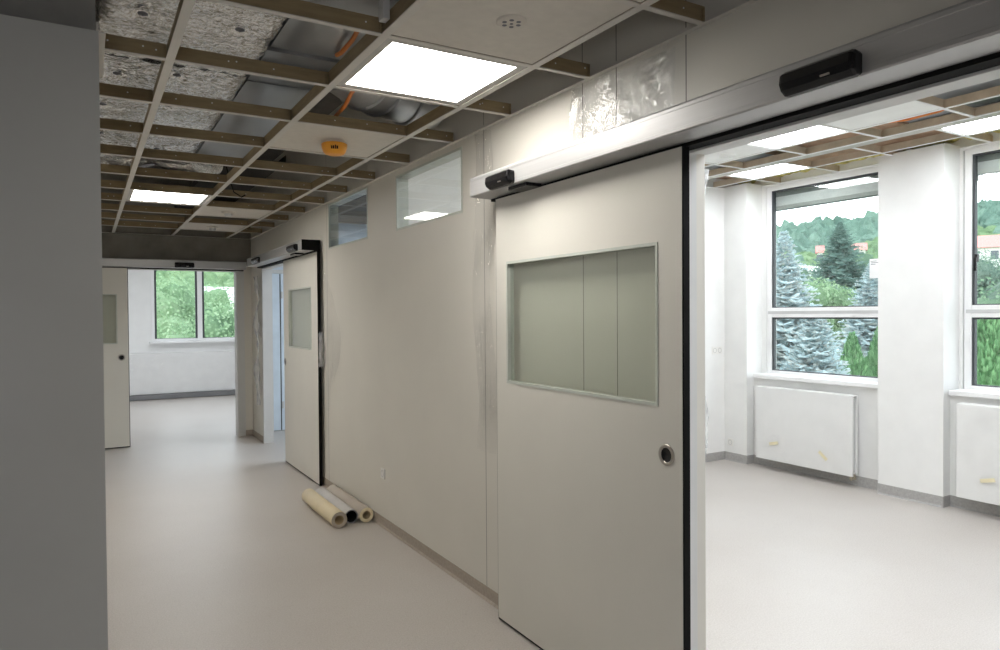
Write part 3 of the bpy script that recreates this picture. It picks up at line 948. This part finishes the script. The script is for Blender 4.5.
light_panel('lit ceiling panel of the bright room above the first tall window', 5.178, 5.538, YB + .012, YB + P - .012, RZ, 'lamp_room', .012)
light_panel('lit ceiling panel of the bright room at the right edge', 5.178, 5.538, YB - 3 * P + .012, YB - 2 * P - .012, RZ, 'lamp_room', .012)
tile('white ceiling tile with round vent in the bright room, by the door corner', 4.312, 4.672, YA + .012, YA + P - .012, RZ, 'tile_white')
tile('white ceiling tile in the bright room right of the lintel light', 4.312, 4.672, YA - 2 * P + .012, YA - P - .012, RZ, 'tile_white')
# plain boards over the near side of that room, out of the doorway's view
struct('ceiling_room', MB().box(WX2, 3.6, -3, RY1, RZ, RZ + .02), M['white_wall'])
struct('ceiling_room_edge', MB().box(3.6, XW, -3, -.6, RZ, RZ + .02), M['white_wall'])
t = thing('round_vent', 'round white vent in the tile at the door corner of the bright room', 'ceiling vent', (4.50, 3.96, RZ + .003))
MB().lathe((0, 0, 0), (0, 0, -1), [(.075, 0), (.075, .006), (.06, .016), (.058, .016), (.05, .008)]).build('rim', M['tile_white'], t)
MB().lathe((0, 0, 0), (0, 0, -1), [(.045, .004), (.045, .018), (.0001, .02)]).build('disc', M['tile_white'], t)
struct('trim_4', MB().box(5.25, 5.57, 3.1, 4.3, 2.98, 3.02), M['terra'], 'terracotta soffit strip above the window side of the bright room', 'soffit')
tag(MB().grid(lambda u, v: (5.76 + .165 * u, 1 + 4.12 * v, 2.865 + .03 * noise.noise(Vector((u * 3, v * 60, 1))) + .03 * (1 - u)), 8, 160).build('insulation_strip', M['wool'], recalc=False), 'yellow mineral wool strip above the tall windows', 'insulation')
cab = MB().tube([(4.74, 3.0, 2.88), (4.78, 2.85, 2.835), (4.82, 2.7, 2.825), (4.86, 2.5, 2.84), (4.90, 2.38, 2.89)], .009, 10)
tag(cab.build('orange_cable', M['cable']), 'orange cable sagging above the grid of the bright room', 'cable')
cab = MB().tube([(4.42, 2.32, 2.85), (4.45, 2.12, 2.85), (4.47, 1.9, 2.92), (4.5, 1.6, 3.05)], .009, 10)
tag(cab.build('orange_cable', M['cable']), 'orange cable rising through the open bay at the right edge', 'cable')
t = thing('insulated_duct', 'short foil-wrapped duct above the bright room grid', 'insulated duct', (4.16, 1.2, 2.95))
MB().grid(lambda u, v: (-.2 + .4 * u, 1.2 * v, .02 * noise.noise(Vector((u * 6, v * 14, 2)))), 20, 50).box(-.2, .2, 0, 1.2, .03, .2).build('foil_wrap', M['foil'], t)
struct('trim_6', MB().box(5.57, 5.78, -.6, RY1, 2.90, 2.93), M['terra'], 'brown board strip above the tall windows', 'soffit')
struct('trim_5', MB().box(3.6, 5.25, -.6, RY1, 3.0, 3.05).box(5.25, 5.57, -.6, 3.1, 3.0, 3.05).box(5.25, 5.57, 4.3, RY1, 3.0, 3.05), M['grey_soffit'], 'grey soffit seen through the bright room grid', 'soffit')

# ------------------------------------------------------------------ middle room door and far room
t = thing('door_4', 'door with bluish daylight painted in, white frame, beyond the second doorway', 'door', (2.02, 9.46, 0), kind='structure')
MB().box(0, .05, -.03, 0, 0, 2.08).box(.90, .95, -.03, 0, 0, 2.08).box(0, .95, -.03, 0, 2.08, 2.13).build('frame', M['white_alu'], t)
MB().box(.055, .19, -.02, 0, .01, 2.075).build('side_panel', M['blue_white'], t)
MB().box(.205, .895, -.026, 0, .01, 2.075).build('leaf', M['blue_white'], t)
tag(MB().box(.19, .205, -.012, 0, .01, 2.075).build('gap', M['gasket'], t), 'dark gap between leaf and side panel')
MB().cyl((.215, -.04, .30), (0, 0, 1), .014, .09, 12).cyl((.215, -.04, 1.75), (0, 0, 1), .014, .09, 12).build('hinge', M['white_alu'], t)

t = thing('window_5', 'two-pane window of the far room with dark gaskets', 'window', (0, YR, 0), kind='structure')
f = MB()
for a in ((1.06, 1.115, 1.06, 2.75), (1.855, 1.945, 1.06, 2.75), (2.93, 3.0, 1.06, 2.75), (1.115, 1.855, 1.06, 1.105), (1.945, 2.93, 1.06, 1.105), (1.115, 1.855, 2.69, 2.75), (1.945, 2.93, 2.69, 2.75)):
    f.box(a[0], a[1], 0, .07, a[2], a[3], bev=.004)
f.build('frame', M['upvc'], t)
q = MB()
for x0, x1 in ((1.115, 1.855), (1.945, 2.93)):
    for a in ((x0, x0 + .034, 1.105, 2.69), (x1 - .034, x1, 1.105, 2.69), (x0, x1, 2.675, 2.69), (x0, x1, 1.105, 1.112)): q.box(a[0], a[1], .006, .05, a[2], a[3])
q.build('gasket', M['gasket'], t)
for x0, x1 in ((1.12, 1.85), (1.95, 2.925)): MB().box(x0, x1, .028, .032, 1.11, 2.685).build('pane', M['glass'], t)
MB().box(1.02, 3.05, -.14, .01, 1.02, 1.06, bev=.005).build('sill', M['upvc'], t)
t = thing('wall_casing', 'long low white film-covered casing under the far window', 'radiator casing', (.2, 14.28, 0))
MB().box(0, 3.6, 0, .25, .10, .845, bev=.006).build('body', M['radiator'], t)
MB().box(0, 3.6, .03, .25, 0, .10).build('plinth', M['base_grey'], t)
def wrapfar(u, v):
    return (3.6 * u, -.008 + .006 * noise.noise(Vector((u * 20, v * 4, 1))), .10 + .755 * v + .008 * noise.noise(Vector((u * 12, 0, 5))))
MB().grid(wrapfar, 60, 12).build('plastic_wrap', M['film_wrap'], t, recalc=False)
t = thing('dark_skirting_pipe', 'grey pipe cover along the floor under the far window', 'pipe cover', (.62, 14.20, 0))
MB().box(0, 2.9, 0, .06, .008, .095, bev=.006).build('cover', M['pipe_grey'], t)
MB().cyl((2.55, -.001, .055), (0, 1, 0), .02, .003, 16).build('cap', M['white_alu'], t)

# ------------------------------------------------------------------ landscape
def ground_h(x, y):
    d = math.hypot(x, y)
    pts = ((0, -3.7), (40, -3.7), (100, -2.0), (220, 13), (330, 34), (420, 46))
    h = pts[-1][1]
    for (d0, h0), (d1, h1) in zip(pts, pts[1:]):
        if d0 <= d < d1:
            h = h0 + (h1 - h0) * (d - d0) / (d1 - d0)
            break
    if d > 90:
        a = math.atan2(x, y)
        h *= 1 + .28 * max(-1, min(1, (a - .98) * 3)) * (1 if h > 0 else 0)
        h += 3.0 * noise.noise(Vector((x * .011, y * .011, 3))) * min(1, (d - 90) / 80)
    return h
b = MB()
NA, NR = 60, 40
def terr(u, v):
    a = math.radians(-25 + 125 * u)
    d = 16 + 400 * v ** 1.4
    x, y = d * math.sin(a), d * math.cos(a)
    return (x, y, ground_h(x, y))
b.grid(terr, NA, NR)
struct('ground_outside', b, M['grass'], 'green hillside rising beyond the windows', 'hillside')
struct('ground_yard', MB().box(6.2, 30, -8, 30, -3.75, -3.62).box(-14, 6.2, 14.8, 30, -3.75, -3.62), M['grass'])

# forest canopy on the slope: far too many crowns to count
ico = bmesh.new()
bmesh.ops.create_icosphere(ico, subdivisions=2, radius=1)
ico.verts.index_update()
IV = [v.co.copy() for v in ico.verts]; IF = [[v.index for v in f.verts] for f in ico.faces]
ico.free()
fo = MB()
rnd = random.Random(3)
CLEAR = [(bearing(px, py, d), d) for px, py, d in ((857, 248, 215), (820, 253, 210), (984, 246, 130))]
for k in range(4200):
    a = math.radians(rnd.choice((rnd.uniform(0, 16), rnd.uniform(48, 70), rnd.uniform(48, 70))))
    d = 110 + 240 * rnd.random() ** .75
    x, y = d * math.sin(a), d * math.cos(a)
    r = rnd.uniform(1.3, 2.5) * (.6 + d / 350)
    conic = rnd.random() < (.12 if d < 260 else .4)
    hs = rnd.uniform(1.3, 1.8) if conic else rnd.uniform(.8, 1.15)
    z = ground_h(x, y) + r * .6
    hide = False
    for hp, hd in CLEAR:
        ha = math.atan2(hp.x, hp.y)
        if abs(a - ha) < .030 and d < hd + 6 and (math.hypot(x - hp.x, y - hp.y) < r + 4 or (z + r * hs - CAM_H) / d > (hp.z - .05 - CAM_H) / hd):
            hide = True
    if hide:
        continue
    sd = rnd.uniform(0, 99)
    vs = []
    for v in IV:
        n = 1 + .45 * noise.noise(v * 1.9 + Vector((sd, 0, 0))) + .25 * noise.noise(v * 5 + Vector((sd, 3, 0)))
        t_ = (1 - .5 * max(0, v.z)) if conic else 1
        vs.append((x + v.x * r * n * t_, y + v.y * r * n * t_, z + v.z * r * n * hs))
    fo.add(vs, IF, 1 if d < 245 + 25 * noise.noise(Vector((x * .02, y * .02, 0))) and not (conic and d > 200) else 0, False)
tag(fo.build('forest', [M['forest'], M['forest_near']], recalc=False), 'wooded hillside far beyond the windows', 'forest', kind='stuff')


def spray(b, c, d, L, w, n, droop, rn):
    """a flat feathery conifer branch made of small leaf blades"""
    d = d.normalized()
    side = d.cross(Vector((0, 0, 1)))
    side = side.normalized() if side.length > 1e-3 else Vector((1, 0, 0))
    for k in range(n):
        t = rn.uniform(.12, 1)
        p = c + d * (L * t) + Vector((0, 0, -droop * L * t * t))
        s = 1 if rn.random() < .5 else -1
        wd = w * (1 - t * .75) * rn.uniform(.3, 1)
        q = p + side * (s * wd) + d * (wd * .6) + Vector((0, 0, rn.uniform(-.3, .35) * wd))
        m_ = (q - p)
        pr = m_.cross(Vector((rn.uniform(-1, 1), rn.uniform(-1, 1), rn.uniform(.2, 1)))).normalized() * max(.016, wd * .30)
        b.add([p - pr * .4, p + pr * .4, q + pr * .5, q + m_ * .18, q - pr * .5], [(0, 1, 2, 3, 4)])


def conifer_mesh(H, R, seed, dens=1.0, droop=.25, skirt=.03):
    rn = random.Random(seed)
    b = MB()
    n = int(300 * dens)
    for k in range(n):
        t = (k + .5) / n
        z = H * (skirt + (1 - skirt) * t)
        rad = R * ((1 - t) ** .85) * rn.uniform(.78, 1.12) + .05
        a = k * 2.399 + rn.uniform(-.3, .3)
        up = .12 + .35 * t
        spray(b, Vector((0, 0, z)), Vector((math.cos(a), math.sin(a), up)), rad, rad * .34 + .05, int(34 + 40 * (1 - t)), droop, rn)
    return b


def thuja_mesh(H, R, seed):
    rn = random.Random(seed)
    b = MB()
    for k in range(12000):
        t = rn.random() ** .8
        a = rn.uniform(0, 2 * PI)
        z = H * t
        rad = R * (1 - max(0, (t - .25) / .75) ** 1.7) * rn.uniform(.72, 1.05)
        p = Vector((rad * math.cos(a), rad * math.sin(a), z))
        d = Vector((math.cos(a) * .35, math.sin(a) * .35, 1)).normalized()
        s = d.cross(Vector((math.cos(a + rn.uniform(-1, 1)), math.sin(a + rn.uniform(-1, 1)), 0))).normalized()
        L, w = rn.uniform(.05, .13), rn.uniform(.008, .02)
        b.add([p - s * w * .5, p + s * w * .5, p + d * L * .6 + s * w, p + d * L, p + d * L * .6 - s * w], [(0, 1, 2, 3, 4)])
    return b


def leafy_mesh(H, R, seed, n=5200, leaf=.16):
    rn = random.Random(seed)
    b = MB()
    blobs = [(Vector((rn.uniform(-.55, .55) * R, rn.uniform(-.55, .55) * R, H * rn.uniform(.25, .85))), R * rn.uniform(.4, .62)) for _ in range(16)]
    for c, r in blobs:
        sd = rn.uniform(0, 50)
        b.add([c + v * (r * .60 * (1 + .3 * noise.noise(v * 2.5 + Vector((sd, 0, 0))))) for v in IV], IF)
    for k in range(n):
        c, r = blobs[k % len(blobs)]
        d = Vector((rn.gauss(0, 1), rn.gauss(0, 1), rn.gauss(0, 1))).normalized()
        p = c + d * r * rn.uniform(.7, 1.02)
        t1 = d.cross(Vector((rn.uniform(-1, 1), rn.uniform(-1, 1), rn.uniform(-1, 1)))).normalized()
        t2 = (d * .6 + d.cross(t1)).normalized()
        L = leaf * rn.uniform(.6, 1.3)
        b.add([p - t1 * L * .3, p + t2 * L * .4, p + t1 * L * .5, p - t2 * L * .45], [(0, 1, 2, 3)])
    return b


def tree(name, label, crown, m, px, py_top, dist, H, cat='tree', group=None, trunk_h=None):
    top = bearing(px, py_top, dist)
    g = ground_h(top.x, top.y)
    base = top.z - H
    t = thing(name, label, cat, (top.x, top.y, min(g, base)), random.uniform(0, 6), group)
    o = crown.build('foliage', M[m], t, recalc=False)
    o.location = (0, 0, base - min(g, base))
    tr = MB().cyl((0, 0, 0), (0, 0, 1), .05 + H * .016, (base - min(g, base)) + H * .8, 10, r2=.02)
    tr.build('trunk', M['trunk'], t)
    return t
tree('blue_spruce', 'tall pale blue spruce at the left of the first tall window', conifer_mesh(6.4, 2.3, 11, 1.5), 'spruce_blue', 784, 232, 14.2, 6.4)
tree('blue_spruce', 'low broad blue spruce filling the bottom of the first tall window', conifer_mesh(4.9, 1.75, 14, 1.5), 'spruce_blue', 815, 305, 9.7, 4.9)
tree('blue_spruce', 'rounded blue spruce top beside the middle pier', conifer_mesh(6.6, 2.5, 12, 1.5), 'spruce_blue', 872, 262, 20, 6.6)
tree('conifer', 'dark green conifer in the middle of the first window view', conifer_mesh(10.5, 4.6, 21, 2.2, .12), 'spruce_dark', 840, 222, 34, 10.5)
tree('thuja', 'bright green thuja low behind the first tall window', thuja_mesh(4.3, .72, 31), 'thuja', 852, 338, 12.1, 4.3)
tree('thuja', 'bright green thuja right of the low one, against the middle pier', thuja_mesh(4.5, .80, 33), 'thuja', 882, 326, 13.8, 4.5)
tree('thuja', 'dense green thuja at the bottom of the right-edge window', thuja_mesh(4.6, 1.25, 32), 'thuja', 990, 316, 10.0, 4.6)
tree('thuja', 'second thuja hugging the right picture edge', thuja_mesh(4.6, 1.25, 36), 'thuja', 1014, 312, 13.0, 4.6)
tree('leafy_tree', 'light green round tree in the right-edge window', leafy_mesh(5.0, 2.2, 41, 15000, 0.100), 'leaf_mid', 988, 268, 20, 5.0)
tree('leafy_tree', 'grey-green tree behind the light one in the right-edge window', leafy_mesh(7.5, 3.4, 42, 15000, 0.085), 'leaf_grey', 990, 240, 38, 7.5)
tree('leafy_tree', 'broad grey-green tree just below the red roof of the right-edge window', leafy_mesh(8.0, 4.2, 61, 15000, .14), 'leaf_grey', 978, 249, 58, 8.0)
tree('leafy_tree', 'grey-green tree cut by the right picture edge, below the red roof', leafy_mesh(8.0, 4.2, 62, 15000, .14), 'leaf_mid', 1006, 250, 82, 8.5)
tree('leafy_tree', 'small light green shrub below the dark conifer', leafy_mesh(4.6, 1.35, 43, 12000, 0.100), 'leaf', 827, 275, 26, 4.6)
tree('leafy_tree', 'light green tree at the left rim of the far window', leafy_mesh(7.2, 2.6, 51, 15000, 0.100), 'leaf', 163, 276, 28, 7.2)
tree('leafy_tree', 'light green tree behind the mullion of the far window', leafy_mesh(7.0, 2.7, 52, 15000, 0.100), 'leaf', 188, 282, 35, 7.6)
tree('leafy_tree', 'light green tree in the right pane of the far window', leafy_mesh(5.6, 2.0, 53, 15000, 0.100), 'leaf', 214, 296, 22, 5.6)
tree('leafy_tree', 'taller yellow-green tree behind, in the right pane', leafy_mesh(8.6, 2.6, 54, 15000, 0.110), 'leaf', 216, 266, 43, 9.0)
tree('leafy_tree', 'light green tree at the right rim of the far window', leafy_mesh(6.2, 2.5, 55, 15000, 0.100), 'leaf', 240, 304, 31, 6.4)
tree('leafy_tree', 'mid green tree between the red roofs and the spruce', leafy_mesh(6.0, 2.8, 56, 15000, 0.120), 'leaf_mid', 800, 258, 42, 6.0)
tree('leafy_tree', 'mid green tree below the roof beside the middle pier', leafy_mesh(6.0, 3.0, 57, 15000, 0.120), 'leaf_mid', 870, 252, 46, 6.0)


def house(label, px, py_eave, dist, w, d, h, roof_h, m, rot):
    e = bearing(px, py_eave, dist)
    g = min(ground_h(e.x, e.y), e.z - h)
    t = thing('house', label, 'house', (e.x, e.y, g), rot)
    hh = e.z - g
    MB().box(-w / 2, w / 2, -d / 2, d / 2, 0, hh).build('walls', M['plaster'], t)
    ov = .5
    b = MB()
    vs = [(-w / 2 - ov, -d / 2 - ov, hh - .1), (w / 2 + ov, -d / 2 - ov, hh - .1), (w / 2 + ov, d / 2 + ov, hh - .1), (-w / 2 - ov, d / 2 + ov, hh - .1), (-w / 2 - ov, 0, hh + roof_h), (w / 2 + ov, 0, hh + roof_h)]
    b.add(vs, [(0, 1, 5, 4), (2, 3, 4, 5), (0, 4, 3), (1, 2, 5), (0, 3, 2, 1)])
    b.build('roof', M[m], t)
    for s in (-1, 1):
        for k in (-.28, .28):
            MB().box(k * w - .5, k * w + .5, s * d / 2 - .03, s * d / 2 + .03, hh - 1.9, hh - .6).build('window', M['housewin'], t)
    return t
house('red-roofed house on the slope beside the middle pier', 857, 250.5, 215, 4.0, 4, 3, 2.0, 'roof', -1.0)
house('tiny red-roofed house between the spruce and the dark conifer', 820, 253, 210, 1.2, 3, 3, 2.0, 'roof', -.9)
house('white house just behind the tall blue spruce', 808, 276, 52, 2.0, 3, 4, .7, 'roof_grey', .1)
house('red-roofed house in the right-edge window', 984, 248, 130, 4.4, 4, 3, 1.9, 'roof', -1.1)
house('pale-roofed house in the right pane of the far window', 228, 303, 80, 5, 5, 3, 1.7, 'roof_grey', .1)

# ------------------------------------------------------------------ light
w = bpy.data.worlds.new('overcast')
SC.world = w
w.use_nodes = True
nt = w.node_tree
bg = nt.nodes['Background']
tc = nt.nodes.new('ShaderNodeTexCoord')
sp = nt.nodes.new('ShaderNodeSeparateXYZ')
nt.links.new(tc.outputs['Generated'], sp.inputs[0])
nt.links.new(ramp(nt, sp.outputs[2], [(0.0, (.93, .965, 1.0)), (.6, (.80, .89, 1.0))]), bg.inputs[0])
bg.inputs[1].default_value = 4.0

def portal(name, loc, rot, sx, sy):
    l = bpy.data.lights.new(name, 'AREA')
    l.shape = 'RECTANGLE'; l.size = sx; l.size_y = sy
    l.cycles.is_portal = True
    o = bpy.data.objects.new(name, l); COL.objects.link(o)
    o.location = loc; o.rotation_euler = rot
portal('window_portal', (XW + .27, 4.07, 1.84), (0, PI / 2, 0), 1.9, 1.3)
portal('window_portal', (XW + .27, 2.2, 1.84), (0, PI / 2, 0), 1.9, 1.35)
portal('window_portal', (2.03, YR + .22, 1.9), (PI / 2, 0, 0), 1.95, 1.7)

def area(name, loc, rot, sx, sy, power, col):
    l = bpy.data.lights.new(name, 'AREA')
    l.shape = 'RECTANGLE'; l.size = sx; l.size_y = sy; l.energy = power; l.color = col
    o = bpy.data.objects.new(name, l); COL.objects.link(o)
    o.location = loc; o.rotation_euler = rot
    return o
area('room_fill_light', (2.9, 1.2, RZ - .01), (0, 0, 0), 1.2, 3.4, 95, (.91, .95, 1))  # unseen fill added to brighten the bright room, no fixture there
area('middle_room_fill', (3.6, 7.4, 2.79), (0, 0, 0), 1.2, 1.2, 70, (.80, .90, 1))  # added fill in place of the middle room's bluish daylight
area('far_room_area_light', (1.5, 12, 2.79), (0, 0, 0), 2.0, 2.0, 60, (.90, .94, 1))  # area light under the far room ceiling, no fixture modelled
area('lobby_fill', (-1.7, -2.4, .95), (PI / 2, 0, -.2), 1.4, 1.0, 26, (.97, .98, 1))  # upright fill added low behind the camera to light the grey wall
area('corridor_side_fill', (-.62, 5.2, 2.48), (0, 0, 0), .5, 2.4, 17, (1, .97, .92))  # fill added out of sight behind the left wall, lifts the corridor wall

SC.view_settings.view_transform = 'Standard'
SC.view_settings.look = 'None'
SC.view_settings.exposure = 0
SC.cycles.max_bounces = 10
SC.cycles.diffuse_bounces = 6
SC.cycles.glossy_bounces = 5
SC.cycles.transparent_max_bounces = 16
SC.cycles.caustics_reflective = False
SC.cycles.caustics_refractive = False
SC.cycles.sample_clamp_indirect = 6
